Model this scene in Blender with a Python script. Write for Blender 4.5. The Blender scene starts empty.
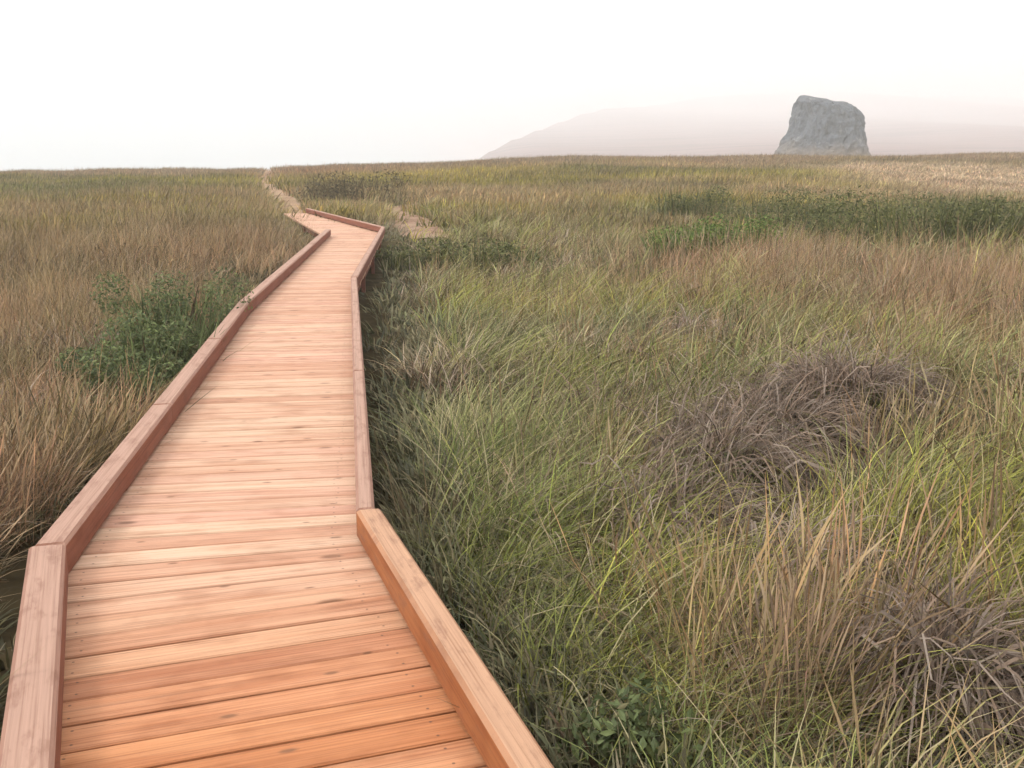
import bpy, bmesh, math, random
import numpy as np
from mathutils import Vector, Matrix, noise as mnoise

SC = bpy.context.scene
COL = SC.collection
R = math.radians
rng = np.random.default_rng(7)
random.seed(7)

# ------------------------------------------------------------------ camera
F = 1060.0
HOR = 158.0
DECK = 0.25                      # deck top above the ground
EYE = 1.75
PITCH = math.atan((384 - HOR) / F)
cam = bpy.data.cameras.new('camera')
camo = bpy.data.objects.new('camera', cam); COL.objects.link(camo)
cam.sensor_width = 36.0
cam.lens = F / 1024 * 36.0
cam.clip_start = 0.05
cam.clip_end = 20000
camo.location = (0, 0, EYE)
camo.rotation_euler = (math.pi / 2 - PITCH, 0, 0)
SC.camera = camo

def at(px, py, z):
    """the place on the level z that the photograph shows at a pixel"""
    u = (px - 512) / F; v = (384 - py) / F
    dy = math.cos(PITCH) + v * math.sin(PITCH)
    dz = -math.sin(PITCH) + v * math.cos(PITCH)
    t = (z - EYE) / dz
    return Vector((u * t, dy * t, z))

def tag(o, label=None, cat=None, group=None, kind=None):
    if label: o['label'] = label
    if cat: o['category'] = cat
    if group: o['group'] = group
    if kind: o['kind'] = kind
    return o

def empty(name, loc, rz=0):
    o = bpy.data.objects.new(name, None); COL.objects.link(o)
    o.location = loc; o.rotation_euler = (0, 0, rz)
    return o

def link_mesh(name, me, mat, parent=None, loc=(0, 0, 0)):
    o = bpy.data.objects.new(name, me); COL.objects.link(o)
    if mat and not me.materials: me.materials.append(mat)
    o.location = loc
    if parent: o.parent = parent
    return o

# ------------------------------------------------------------------ material helpers
def new_mat(name):
    m = bpy.data.materials.new(name); m.use_nodes = True
    nt = m.node_tree; nt.nodes.clear()
    out = nt.nodes.new('ShaderNodeOutputMaterial')
    return m, nt, out

def N(nt, t, **kw):
    n = nt.nodes.new(t)
    for k, v in kw.items():
        if k.startswith('i_'):
            n.inputs[k[2:].replace('_', ' ')].default_value = v
        else:
            setattr(n, k, v)
    return n

def ramp(nt, fac, stops):
    r = nt.nodes.new('ShaderNodeValToRGB')
    e = r.color_ramp.elements
    while len(e) < len(stops): e.new(0.5)
    for i, (p, c) in enumerate(stops):
        e[i].position = p; e[i].color = (*c, 1)
    nt.links.new(fac, r.inputs[0])
    return r.outputs[0]

def mixc(nt, fac, a, b, blend='MIX'):
    m = nt.nodes.new('ShaderNodeMix'); m.data_type = 'RGBA'; m.blend_type = blend
    for sock, v in ((m.inputs[0], fac), (m.inputs[6], a), (m.inputs[7], b)):
        if isinstance(v, (int, float)): sock.default_value = v
        elif isinstance(v, tuple): sock.default_value = (*v, 1)
        else: nt.links.new(v, sock)
    return m.outputs[2]

def math_n(nt, op, a, b=None, c=None):
    m = nt.nodes.new('ShaderNodeMath'); m.operation = op
    for i, v in enumerate((a, b, c)):
        if v is None: continue
        if isinstance(v, (int, float)): m.inputs[i].default_value = v
        else: nt.links.new(v, m.inputs[i])
    return m.outputs[0]

def mapr(nt, v, a, b, c, d):
    m = nt.nodes.new('ShaderNodeMapRange')
    m.interpolation_type = 'SMOOTHSTEP'
    nt.links.new(v, m.inputs[0])
    for i, x in enumerate((a, b, c, d)): m.inputs[i + 1].default_value = x
    return m.outputs[0]

def noise_tex(nt, vec, scale, detail=4, rough=0.55, dim='3D'):
    n = nt.nodes.new('ShaderNodeTexNoise'); n.noise_dimensions = dim
    n.inputs['Scale'].default_value = scale; n.inputs['Detail'].default_value = detail
    n.inputs['Roughness'].default_value = rough
    if vec is not None: nt.links.new(vec, n.inputs['Vector'])
    return n.outputs[0]

def scaled(nt, vec, s):
    m = nt.nodes.new('ShaderNodeMapping'); m.inputs['Scale'].default_value = s
    nt.links.new(vec, m.inputs['Vector'])
    return m.outputs[0]

# ------------------------------------------------------------------ terrain
def sstep(a, b, x):
    t = np.clip((x - a) / (b - a), 0, 1)
    return t * t * (3 - 2 * t)

CREST = 95.0
def ground_z(X, Y):
    X = np.asarray(X, float); Y = np.asarray(Y, float)
    D = np.hypot(X, Y)
    crest = 0.98 + 0.0175 * np.clip(X, -130, 130) + 0.28 * np.exp(-((X - 8) / 26.0) ** 2) + 0.10 * np.sin(X * 0.11 + 1.0) + 0.06 * np.sin(X * 0.31)
    z = crest * sstep(24, CREST, Y)
    # small rolls of the near field
    z = z + 0.05 * np.sin(X * 0.9 + Y * 0.35) * sstep(6, 14, D) + 0.07 * np.sin(X * 0.33 - Y * 0.21 + 2.0) * sstep(10, 20, D)
    # a bank on the right of the boardwalk carries the long grass
    z = z + 0.16 * sstep(0.3, 3.0, X) * sstep(0.5, 3, Y) * (1 - sstep(14, 26, Y))
    # the seaward side drops away beyond the crest
    sea = 1 - sstep(-0.13, 0.03, X / np.maximum(np.abs(Y), 110))
    fall = sstep(CREST + 4, CREST + 230, Y)
    z = z - fall * (sea * 26 + (1 - sea) * 4.0)
    z = z - sea * 26 * sstep(140, 330, -X) * (1 - fall)
    # fog-covered hills far behind on the right
    u = X / np.maximum(Y, 1.0)
    yr = 430 + 2020 * sstep(-0.10, 0.20, u)
    yy = np.clip(np.minimum(Y, yr), 300, 2450)
    hz = 215 * ((yy - 300) / 2900) ** 1.5 * sstep(-0.125, -0.05, u)
    hz = hz * (1 + 0.05 * np.sin(u * 17 + Y * 0.004)) + sstep(330, 640, Y) * 6 * sstep(0.12, 0.45, u) * (1 + 0.5 * np.sin(X * 0.02))
    return z + hz

def gz(x, y): return float(ground_z(x, y))

rings = np.concatenate([[0.0], np.geomspace(0.6, 5200, 230)])
NA = 300
ang = np.linspace(0, 2 * np.pi, NA, endpoint=False)
vx = [np.array([0.0])]; vy = [np.array([0.0])]
for r in rings[1:]:
    vx.append(r * np.sin(ang)); vy.append(r * np.cos(ang))
vx = np.concatenate(vx); vy = np.concatenate(vy)
vz = ground_z(vx, vy)
faces = [(0, 1 + (k + 1) % NA, 1 + k) for k in range(NA)]
for i in range(len(rings) - 2):
    a = 1 + i * NA; b = a + NA
    for k in range(NA):
        k2 = (k + 1) % NA
        faces.append((a + k, a + k2, b + k2, b + k))
me = bpy.data.meshes.new('ground')
me.from_pydata(np.stack([vx, vy, vz], 1).tolist(), [], faces); me.update()
me.shade_smooth()
m, nt, out = new_mat('soil_and_turf')
tc = N(nt, 'ShaderNodeNewGeometry')
pos = tc.outputs['Position']
n1 = noise_tex(nt, pos, 3.0, 6)
n2 = noise_tex(nt, scaled(nt, pos, (0.05, 0.14, 0.05)), 1.0, 5)
n3 = noise_tex(nt, scaled(nt, pos, (0.006, 0.02, 0.02)), 1.0, 5)
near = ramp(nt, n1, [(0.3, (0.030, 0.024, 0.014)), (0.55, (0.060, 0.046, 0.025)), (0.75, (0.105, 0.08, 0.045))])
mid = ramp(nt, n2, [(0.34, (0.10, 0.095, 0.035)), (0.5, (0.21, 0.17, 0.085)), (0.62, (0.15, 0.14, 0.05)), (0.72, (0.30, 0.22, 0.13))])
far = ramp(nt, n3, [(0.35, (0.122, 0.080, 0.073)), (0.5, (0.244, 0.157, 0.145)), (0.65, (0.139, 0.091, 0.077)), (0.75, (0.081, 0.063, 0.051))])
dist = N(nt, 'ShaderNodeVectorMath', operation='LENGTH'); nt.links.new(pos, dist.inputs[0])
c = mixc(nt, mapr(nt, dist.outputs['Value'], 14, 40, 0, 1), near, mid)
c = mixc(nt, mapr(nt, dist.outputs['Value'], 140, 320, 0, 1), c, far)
bs = N(nt, 'ShaderNodeBsdfDiffuse'); nt.links.new(c, bs.inputs[0])
nt.links.new(bs.outputs[0], out.inputs[0])
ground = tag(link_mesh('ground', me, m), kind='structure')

# sea below the bluff
me = bpy.data.meshes.new('sea')
me.from_pydata([(-9000, -3000, -17), (9000, -3000, -17), (9000, 12000, -17), (-9000, 12000, -17)], [], [(0, 1, 2, 3)])
m, nt, out = new_mat('sea_water')
b = N(nt, 'ShaderNodeBsdfPrincipled'); b.inputs['Base Color'].default_value = (0.10, 0.13, 0.14, 1); b.inputs['Roughness'].default_value = 0.25
g = N(nt, 'ShaderNodeNewGeometry')
bp = N(nt, 'ShaderNodeBump', i_Strength=0.6, i_Distance=0.4)
nt.links.new(noise_tex(nt, g.outputs['Position'], 0.15, 5), bp.inputs['Height']); nt.links.new(bp.outputs[0], b.inputs['Normal'])
nt.links.new(b.outputs[0], out.inputs[0])
tag(link_mesh('sea', me, m), kind='structure')

# ------------------------------------------------------------------ wood
def wood_mat(name, stops, topwear=None, knots=True, stops2=None):
    m, nt, out = new_mat(name)
    a = N(nt, 'ShaderNodeAttribute', attribute_name='wc')       # along, across, random
    b_ = N(nt, 'ShaderNodeAttribute', attribute_name='wr')      # random tone
    sep = N(nt, 'ShaderNodeSeparateXYZ'); nt.links.new(a.outputs['Vector'], sep.inputs[0])
    offs = N(nt, 'ShaderNodeCombineXYZ')
    nt.links.new(math_n(nt, 'ADD', sep.outputs[0], math_n(nt, 'MULTIPLY', sep.outputs[2], 31.0)), offs.inputs[0])
    nt.links.new(sep.outputs[1], offs.inputs[1])
    nt.links.new(math_n(nt, 'MULTIPLY', sep.outputs[2], 53.0), offs.inputs[2])
    v = offs.outputs[0]
    grain = noise_tex(nt, scaled(nt, v, (1.5, 120, 1)), 1.0, 6, 0.62)
    broad = noise_tex(nt, scaled(nt, v, (1.6, 16, 1)), 1.0, 3, 0.5)
    blotch = noise_tex(nt, scaled(nt, v, (5, 9, 1)), 1.0, 3, 0.5)
    tone = ramp(nt, mapr(nt, b_.outputs['Fac'], 0, 1, 0.18, 0.88), stops)
    if stops2:
        nw = N(nt, 'ShaderNodeAttribute', attribute_name='wn')
        tone = mixc(nt, nw.outputs['Fac'], tone, ramp(nt, b_.outputs['Fac'], stops2))
    g1 = ramp(nt, grain, [(0.25, (0.60, 0.50, 0.44)), (0.5, (0.97, 0.95, 0.93)), (0.75, (1.14, 1.12, 1.10))])
    col = mixc(nt, 1.0, tone, g1, 'MULTIPLY')
    g2 = ramp(nt, broad, [(0.3, (0.84, 0.74, 0.68)), (0.52, (1, 1, 1)), (0.75, (1.06, 1.08, 1.09))])
    col = mixc(nt, 1.0, col, g2, 'MULTIPLY')
    g3 = ramp(nt, blotch, [(0.28, (0.80, 0.74, 0.70)), (0.48, (1, 1, 1))])
    col = mixc(nt, 1.0, col, g3, 'MULTIPLY')
    fine = noise_tex(nt, scaled(nt, v, (0.9, 300, 1)), 1.0, 3, 0.5)
    col = mixc(nt, mapr(nt, fine, 0.54, 0.68, 0, 0.42), col, (0.20, 0.10, 0.06))
    chk = noise_tex(nt, scaled(nt, v, (3.5, 160, 1)), 1.0, 2, 0.5)
    col = mixc(nt, mapr(nt, chk, 0.70, 0.74, 0, 0.6), col, (0.10, 0.05, 0.03))
    if knots:
        vo = N(nt, 'ShaderNodeTexVoronoi', i_Scale=1.0); vo.voronoi_dimensions = '2D'
        o2 = N(nt, 'ShaderNodeCombineXYZ')
        nt.links.new(math_n(nt, 'MULTIPLY', math_n(nt, 'ADD', sep.outputs[0], math_n(nt, 'MULTIPLY', sep.outputs[2], 31.0)), 3.4), o2.inputs[0])
        nt.links.new(math_n(nt, 'ADD', math_n(nt, 'MULTIPLY', sep.outputs[1], 8.0), math_n(nt, 'MULTIPLY', sep.outputs[2], 97.0)), o2.inputs[1])
        nt.links.new(o2.outputs[0], vo.inputs['Vector'])
        sepc = N(nt, 'ShaderNodeSeparateColor'); nt.links.new(vo.outputs['Color'], sepc.inputs[0])
        gate = math_n(nt, 'GREATER_THAN', sepc.outputs[0], 0.72)
        kn = mapr(nt, math_n(nt, 'MULTIPLY', vo.outputs['Distance'], math_n(nt, 'ADD', 0.7, math_n(nt, 'MULTIPLY', sepc.outputs[1], 1.6))), 0.05, 0.17, 1, 0)
        kf = math_n(nt, 'MULTIPLY', math_n(nt, 'MULTIPLY', kn, gate), 0.72)
        col = mixc(nt, kf, col, (0.16, 0.075, 0.04))
        ax = math_n(nt, 'ABSOLUTE', math_n(nt, 'SUBTRACT', math_n(nt, 'ABSOLUTE', sep.outputs[0]), math_n(nt, 'ADD', 0.445, math_n(nt, 'MULTIPLY', sep.outputs[2], 0.03))))
        ay = math_n(nt, 'SUBTRACT', math_n(nt, 'ABSOLUTE', sep.outputs[1]), 0.037)
        dd = math_n(nt, 'SQRT', math_n(nt, 'ADD', math_n(nt, 'MULTIPLY', ax, ax), math_n(nt, 'MULTIPLY', ay, ay)))
        col = mixc(nt, mapr(nt, dd, 0.003, 0.0055, 0.7, 0), col, (0.07, 0.05, 0.04))
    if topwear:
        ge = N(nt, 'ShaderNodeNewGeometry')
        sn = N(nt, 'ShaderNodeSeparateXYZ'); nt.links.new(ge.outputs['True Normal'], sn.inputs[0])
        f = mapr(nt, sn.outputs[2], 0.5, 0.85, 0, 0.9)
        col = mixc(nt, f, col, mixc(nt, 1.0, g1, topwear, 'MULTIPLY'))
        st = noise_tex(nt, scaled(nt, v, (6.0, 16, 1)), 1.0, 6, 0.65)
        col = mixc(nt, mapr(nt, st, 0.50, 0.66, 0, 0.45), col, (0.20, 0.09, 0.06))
    p = N(nt, 'ShaderNodeBsdfPrincipled'); nt.links.new(col, p.inputs['Base Color'])
    p.inputs['Roughness'].default_value = 0.75; p.inputs['Specular IOR Level'].default_value = 0.25
    bp = N(nt, 'ShaderNodeBump', i_Strength=0.35, i_Distance=0.004)
    nt.links.new(grain, bp.inputs['Height']); nt.links.new(bp.outputs[0], p.inputs['Normal'])
    nt.links.new(p.outputs[0], out.inputs[0])
    return m

PLANK = wood_mat('redwood_planks', [(0.0, (0.452, 0.220, 0.134)), (0.2, (0.569, 0.326, 0.218)), (0.45, (0.636, 0.410, 0.289)),
                                    (0.65, (0.611, 0.349, 0.253)), (0.85, (0.662, 0.448, 0.317)), (1.0, (0.519, 0.266, 0.183))], None, True,
                 [(0.0, (0.402, 0.142, 0.054)), (0.25, (0.519, 0.223, 0.098)), (0.5, (0.587, 0.296, 0.144)), (0.75, (0.535, 0.229, 0.104)), (1.0, (0.452, 0.169, 0.070))])
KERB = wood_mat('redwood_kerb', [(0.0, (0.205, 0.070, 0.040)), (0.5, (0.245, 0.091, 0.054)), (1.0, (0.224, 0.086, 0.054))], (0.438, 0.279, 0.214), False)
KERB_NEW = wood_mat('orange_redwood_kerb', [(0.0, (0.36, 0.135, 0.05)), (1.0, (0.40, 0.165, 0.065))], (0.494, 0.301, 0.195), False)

class Wood:
    def __init__(s): s.v = []; s.f = []; s.wc = []; s.wr = []; s.wn = []
    def box(s, bot, top, along, ch=0.004, new=0.0):
        """bot/top: four corners each, ordered; along = axis for grain"""
        rnd = random.random(); tone = random.random()
        n = len(s.v); al = along.normalized(); ac = Vector((-al.y, al.x, 0))
        cen = sum(top, Vector()) / 4
        ins = []
        for q in top:                       # chamfered upper arris
            d = (cen - q); d.z = 0
            da = al * (ch if d.dot(al) > 0 else -ch); db = ac * (ch if d.dot(ac) > 0 else -ch)
            ins.append(q + da + db)
        mid = [q - Vector((0, 0, ch)) for q in top]
        pts = list(bot) + mid + ins
        for q in pts:
            s.v.append(q[:]); r_ = q - cen
            s.wc.append((r_.dot(al), r_.dot(ac) + r_.z * 0.93, rnd)); s.wr.append(tone); s.wn.append(new)
        for k in range(4):
            k2 = (k + 1) % 4
            s.f.append((n + k, n + k2, n + 4 + k2, n + 4 + k))
            s.f.append((n + 4 + k, n + 4 + k2, n + 8 + k2, n + 8 + k))
        s.f.append((n + 8, n + 9, n + 10, n + 11)); s.f.append((n + 3, n + 2, n + 1, n))
    def build(s, name, mat, parent):
        me = bpy.data.meshes.new(name); me.from_pydata(s.v, [], s.f); me.update()
        bm = bmesh.new(); bm.from_mesh(me); bmesh.ops.recalc_face_normals(bm, faces=bm.faces); bm.to_mesh(me); bm.free()
        a = me.attributes.new('wc', 'FLOAT_VECTOR', 'POINT'); a.data.foreach_set('vector', np.array(s.wc, np.float32).ravel())
        a = me.attributes.new('wr', 'FLOAT', 'POINT'); a.data.foreach_set('value', np.array(s.wr, np.float32))
        a = me.attributes.new('wn', 'FLOAT', 'POINT'); a.data.foreach_set('value', np.array(s.wn, np.float32))
        return link_mesh(name, me, mat, parent)

# deck edges (inner foot of the kerbs)
L1, L2, L3 = at(69, 577, DECK), at(251, 314, DECK), at(331, 236, DECK)
R1, R2, R3 = at(357, 540, DECK), at(351, 288, DECK), at(381, 233.5, DECK)
L0 = L1 + (at(61, 768, DECK) - L1).normalized() * 5.2; R0 = R1 + (at(463, 730, DECK) - R1).normalized() * 5.0
R4 = at(306, 213, DECK)
d4 = (R4 - R3).normalized()
L4 = R4 + Vector((d4.y, -d4.x, 0)) * -0.50
L = [L0, L1, L2, L3, L4]; Rr = [R0, R1, R2, R3, R4]
print('deck', [tuple(round(c, 2) for c in p) for p in L], [tuple(round(c, 2) for c in p) for p in Rr])
RK = Rr
walk = empty('boardwalk', (L1 + R1).lerp(Vector((0, 0, 0)), 0.5) * 1.0)
walk.location = ((L1 + R1) / 2).x, ((L1 + R1) / 2).y, 0
tag(walk, 'long wooden boardwalk of reddish planks with low kerb beams winding through the grass', 'boardwalk')
WOFF = Vector(walk.location)
def loc_(v): return v - WOFF

KH = 0.132
PT = 0.04
# planks: laid square to the run, fanned a little through each bend
C_ = [(a + b) / 2 for a, b in zip(L, Rr)]
C_[-1] = C_[-1]
clen = [0.0]
for a, b in zip(C_[:-1], C_[1:]): clen.append(clen[-1] + (b - a).length)
def c_at(s_):
    s_ = min(max(s_, 0.0), clen[-1])
    for i in range(4):
        if s_ <= clen[i + 1] or i == 3:
            return C_[i].lerp(C_[i + 1], (s_ - clen[i]) / (clen[i + 1] - clen[i])), i
def head(s_):
    v = Vector()
    for k in range(-6, 7):
        q, i = c_at(s_ + k * 0.09); v += (C_[i + 1] - C_[i]).normalized()
    return v.normalized()
def hit(p, n, line, sg):
    best = None
    for a, b in zip(line[:-1], line[1:]):
        d = b - a; den = n.x * d.y - n.y * d.x
        if abs(den) < 1e-6: continue
        t = ((a.x - p.x) * d.y - (a.y - p.y) * d.x) / den
        u = ((a.x - p.x) * n.y - (a.y - p.y) * n.x) / den
        if -0.25 <= u <= 1.25 and t * sg > 0.1:
            pen = max(0, -u, u - 1)
            if best is None or pen < best[0]: best = (pen, t)
    return p + n * best[1] if best else p + n * sg * 0.53
np_ = int(clen[-1] / 0.142)
st = []
for k in range(np_ + 1):
    s_ = clen[-1] * k / np_; p, i = c_at(s_); h_ = head(s_); nr = Vector((h_.y, -h_.x, 0))
    st.append((hit(p, nr, L, -1), hit(p, nr, RK, 1), s_))
w = None; sect = [0]
for k in range(np_):
    (p, s__, s0), (q, r_, s1) = st[k], st[k + 1]
    if w is None: w = Wood()
    across = ((s__ + r_) - (p + q)).normalized()
    gap = 0.0055
    e = 0.115 + random.uniform(-0.008, 0.008); e2 = 0.066 + random.uniform(-0.008, 0.008)
    fw0 = (q - p).normalized() * gap; fw1 = (r_ - s__).normalized() * gap
    dz = Vector((0, 0, random.uniform(-0.004, 0.0)))
    top = [p - across * e + fw0 + dz, q - across * e - fw0 + dz, r_ + across * e2 - fw1 + dz, s__ + across * e2 + fw1 + dz]
    bot = [v - Vector((0, 0, PT)) for v in top]
    nw = min(1.0, max(0.0, (clen[1] + 0.1 - s1) / 1.3)) * random.uniform(0.75, 1.0)
    w.box([loc_(v) for v in bot], [loc_(v) for v in top], across, 0.005, nw)
    if k == np_ - 1 or any(s0 < c <= s1 for c in clen[1:4]):
        w.build('deck', PLANK, walk); w = None

def offset_line(pts, d):
    """mitred parallel of a polyline, d to the right"""
    res = []
    for i, p in enumerate(pts):
        ds = []
        if i > 0: ds.append((p - pts[i - 1]).normalized())
        if i < len(pts) - 1: ds.append((pts[i + 1] - p).normalized())
        nrm = sum((Vector((q.y, -q.x, 0)) for q in ds), Vector()).normalized()
        c = nrm.dot(Vector((ds[0].y, -ds[0].x, 0)))
        res.append(p + nrm * (d / c))
    return res

def kerb(pts, side, mats, breaks, kws):
    inn = offset_line(pts, 0.0)
    for i in range(len(pts) - 1):
        if not breaks[i]: continue
        outl = offset_line(pts, side * kws[i])
        ln = (pts[i + 1] - pts[i]).length
        nb = breaks[i]
        for k in range(nb):
            t0 = k / nb + (0.002 / ln if k else 0.0015 / ln); t1 = (k + 1) / nb - 0.002 / ln
            a, b, c, d = inn[i].lerp(inn[i + 1], t0), inn[i].lerp(inn[i + 1], t1), outl[i].lerp(outl[i + 1], t1), outl[i].lerp(outl[i + 1], t0)
            up = Vector((0, 0, KH + random.uniform(-0.003, 0.003)))
            w = Wood()
            base = Vector((0, 0, 0.020))
            q = [a, b, c, d]
            w.box([loc_(v + base) for v in q], [loc_(v + up) for v in q], (pts[i + 1] - pts[i]), 0.012)
            w.build('kerb_beam', mats[i], walk)
            nbk = max(2, round((b - a).length / 1.1))
            for t in range(nbk + 1):           # spacer blocks that lift the beam off the planks
                f = 0.05 + 0.9 * t / nbk; dd = (b - a).normalized() * 0.09; sd = (d - a).normalized() * 0.008
                q2 = [a.lerp(b, f) - dd + sd, a.lerp(b, f) + dd + sd, d.lerp(c, f) + dd - sd, d.lerp(c, f) - dd - sd]
                w = Wood(); w.box([loc_(v + Vector((0, 0, 0.0025))) for v in q2], [loc_(v + Vector((0, 0, 0.0185))) for v in q2], b - a, 0.002)
                w.build('spacer_block', KERB, walk)
kerb(L, -1, [KERB, KERB, KERB, KERB], [2, 3, 3, 0], [0.125, 0.112, 0.112, 0.1])
kerb(RK, 1, [KERB_NEW, KERB, KERB, KERB], [1, 3, 3, 3], [0.098, 0.074, 0.085, 0.085])

# stringers and posts under the planks
for side, pts in ((-1, L), (1, RK)):
    ln = offset_line(pts, side * -0.04); l2 = offset_line(pts, side * 0.01)
    for i in range(len(pts) - 1):
        w = Wood()
        q = [ln[i], ln[i + 1], l2[i + 1], l2[i]]
        w.box([loc_(v - Vector((0, 0, 0.20))) for v in q], [loc_(v - Vector((0, 0, PT + 0.006))) for v in q], pts[i + 1] - pts[i])
        w.build('stringer', KERB, walk)
    for i in range(len(pts) - 1):
        for t in (0.2, 0.5, 0.8):
            p = l2[i].lerp(l2[i + 1], t); w = Wood()
            d = (pts[i + 1] - pts[i]).normalized(); o_ = Vector((d.y, -d.x, 0)) * side
            a = p + o_ * 0.003; q = [a, a + d * 0.09, a + d * 0.09 + o_ * 0.05, a + o_ * 0.05]
            w.box([loc_(Vector((v.x, v.y, -0.15))) for v in q], [loc_(v - Vector((0, 0, PT + 0.006))) for v in q], Vector((0, 0, 1)) if False else d)
            w.build('post', KERB, walk)

# ------------------------------------------------------------------ footpaths beyond the boardwalk
def seg_dist(X, Y, pts):
    """distance to a polyline, signed: right of it is positive; also the parameter"""
    best = np.full(X.shape, 1e9); sgn = np.zeros(X.shape)
    for a, b in zip(pts[:-1], pts[1:]):
        dx, dy = b[0] - a[0], b[1] - a[1]; l2 = dx * dx + dy * dy
        t = np.clip(((X - a[0]) * dx + (Y - a[1]) * dy) / l2, 0, 1)
        d = np.hypot(X - a[0] - t * dx, Y - a[1] - t * dy)
        cr = (X - a[0]) * dy - (Y - a[1]) * dx
        upd = d < best
        best = np.where(upd, d, best); sgn = np.where(upd, np.sign(cr), sgn)
    return best, sgn

def on_ground(px, py):
    z = 0.0
    for _ in range(30):
        p = at(px, py, z); z = 0.5 * z + 0.5 * gz(p.x, p.y)
    return at(px, py, z)

mc = (L4 + R4) / 2
def ribbon(name, pts, widths, mat, lift=0.03):
    P = [];
    for i in range(len(pts) - 1):
        k = max(2, int((pts[i + 1] - pts[i]).length / 0.7))
        for j in range(k): P.append((pts[i].lerp(pts[i + 1], j / k), widths[i] + (widths[i + 1] - widths[i]) * j / k))
    P.append((pts[-1], widths[-1]))
    V = []; Fc = []
    NC = 7
    for i, (p, w) in enumerate(P):
        a = P[max(0, i - 2)][0]; b = P[min(len(P) - 1, i + 2)][0]
        d = (b - a); d.z = 0; d.normalize(); nr = Vector((d.y, -d.x, 0))
        wl = w * (1 + 0.35 * mnoise.noise(Vector((i * 0.35, 3.1, 0)))); wr = w * (1 + 0.35 * mnoise.noise(Vector((i * 0.35, 9.7, 0))))
        for j in range(NC):
            s = j / (NC - 1) * 2 - 1
            q = p + nr * (s * (wr if s > 0 else wl) / 2)
            V.append((q.x, q.y, gz(q.x, q.y) + lift - 0.06 * abs(s) ** 6))
    for i in range(len(P) - 1):
        for j in range(NC - 1):
            a = i * NC + j; Fc.append((a, a + 1, a + NC + 1, a + NC))
    me = bpy.data.meshes.new(name); me.from_pydata(V, [], Fc); me.update(); me.shade_smooth()
    return tag(link_mesh(name, me, mat), kind='structure')

m, nt, out = new_mat('trodden_earth')
g = N(nt, 'ShaderNodeNewGeometry')
c = ramp(nt, noise_tex(nt, g.outputs['Position'], 1.3, 6, 0.6), [(0.3, (0.204, 0.122, 0.083)), (0.5, (0.299, 0.197, 0.139)), (0.7, (0.367, 0.258, 0.185))])
bs = N(nt, 'ShaderNodeBsdfDiffuse'); nt.links.new(c, bs.inputs[0]); nt.links.new(bs.outputs[0], out.inputs[0])
EARTH = m
m, nt, out = new_mat('pale_sand')
g = N(nt, 'ShaderNodeNewGeometry')
c = ramp(nt, noise_tex(nt, g.outputs['Position'], 1.1, 5, 0.6), [(0.3, (0.276, 0.181, 0.120)), (0.7, (0.423, 0.294, 0.200))])
bs = N(nt, 'ShaderNodeBsdfDiffuse'); nt.links.new(c, bs.inputs[0]); nt.links.new(bs.outputs[0], out.inputs[0])
SAND = m
path1 = [mc - d4 * 0.6, on_ground(289, 202), on_ground(272, 192), on_ground(265, 184), on_ground(268, 175), on_ground(275, 167.5)]
path2 = [R3 + Vector((0.9, 1.4, 0)), on_ground(392, 212), on_ground(425, 204.5), on_ground(500, 199), on_ground(640, 193), on_ground(760, 186)]
PATHS = [([(p.x, p.y) for p in path1], 0.72, 0.7), ([(p.x, p.y) for p in path2], 1.4, 0.24)]
ribbon('sandy_path', path1, [0.8, 0.9, 1.1, 1.6, 1.2, 1.0], SAND)
ribbon('earth_path', path2, [1.2, 1.7, 2.2, 1.7, 1.1, 0.9], EARTH)

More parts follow.
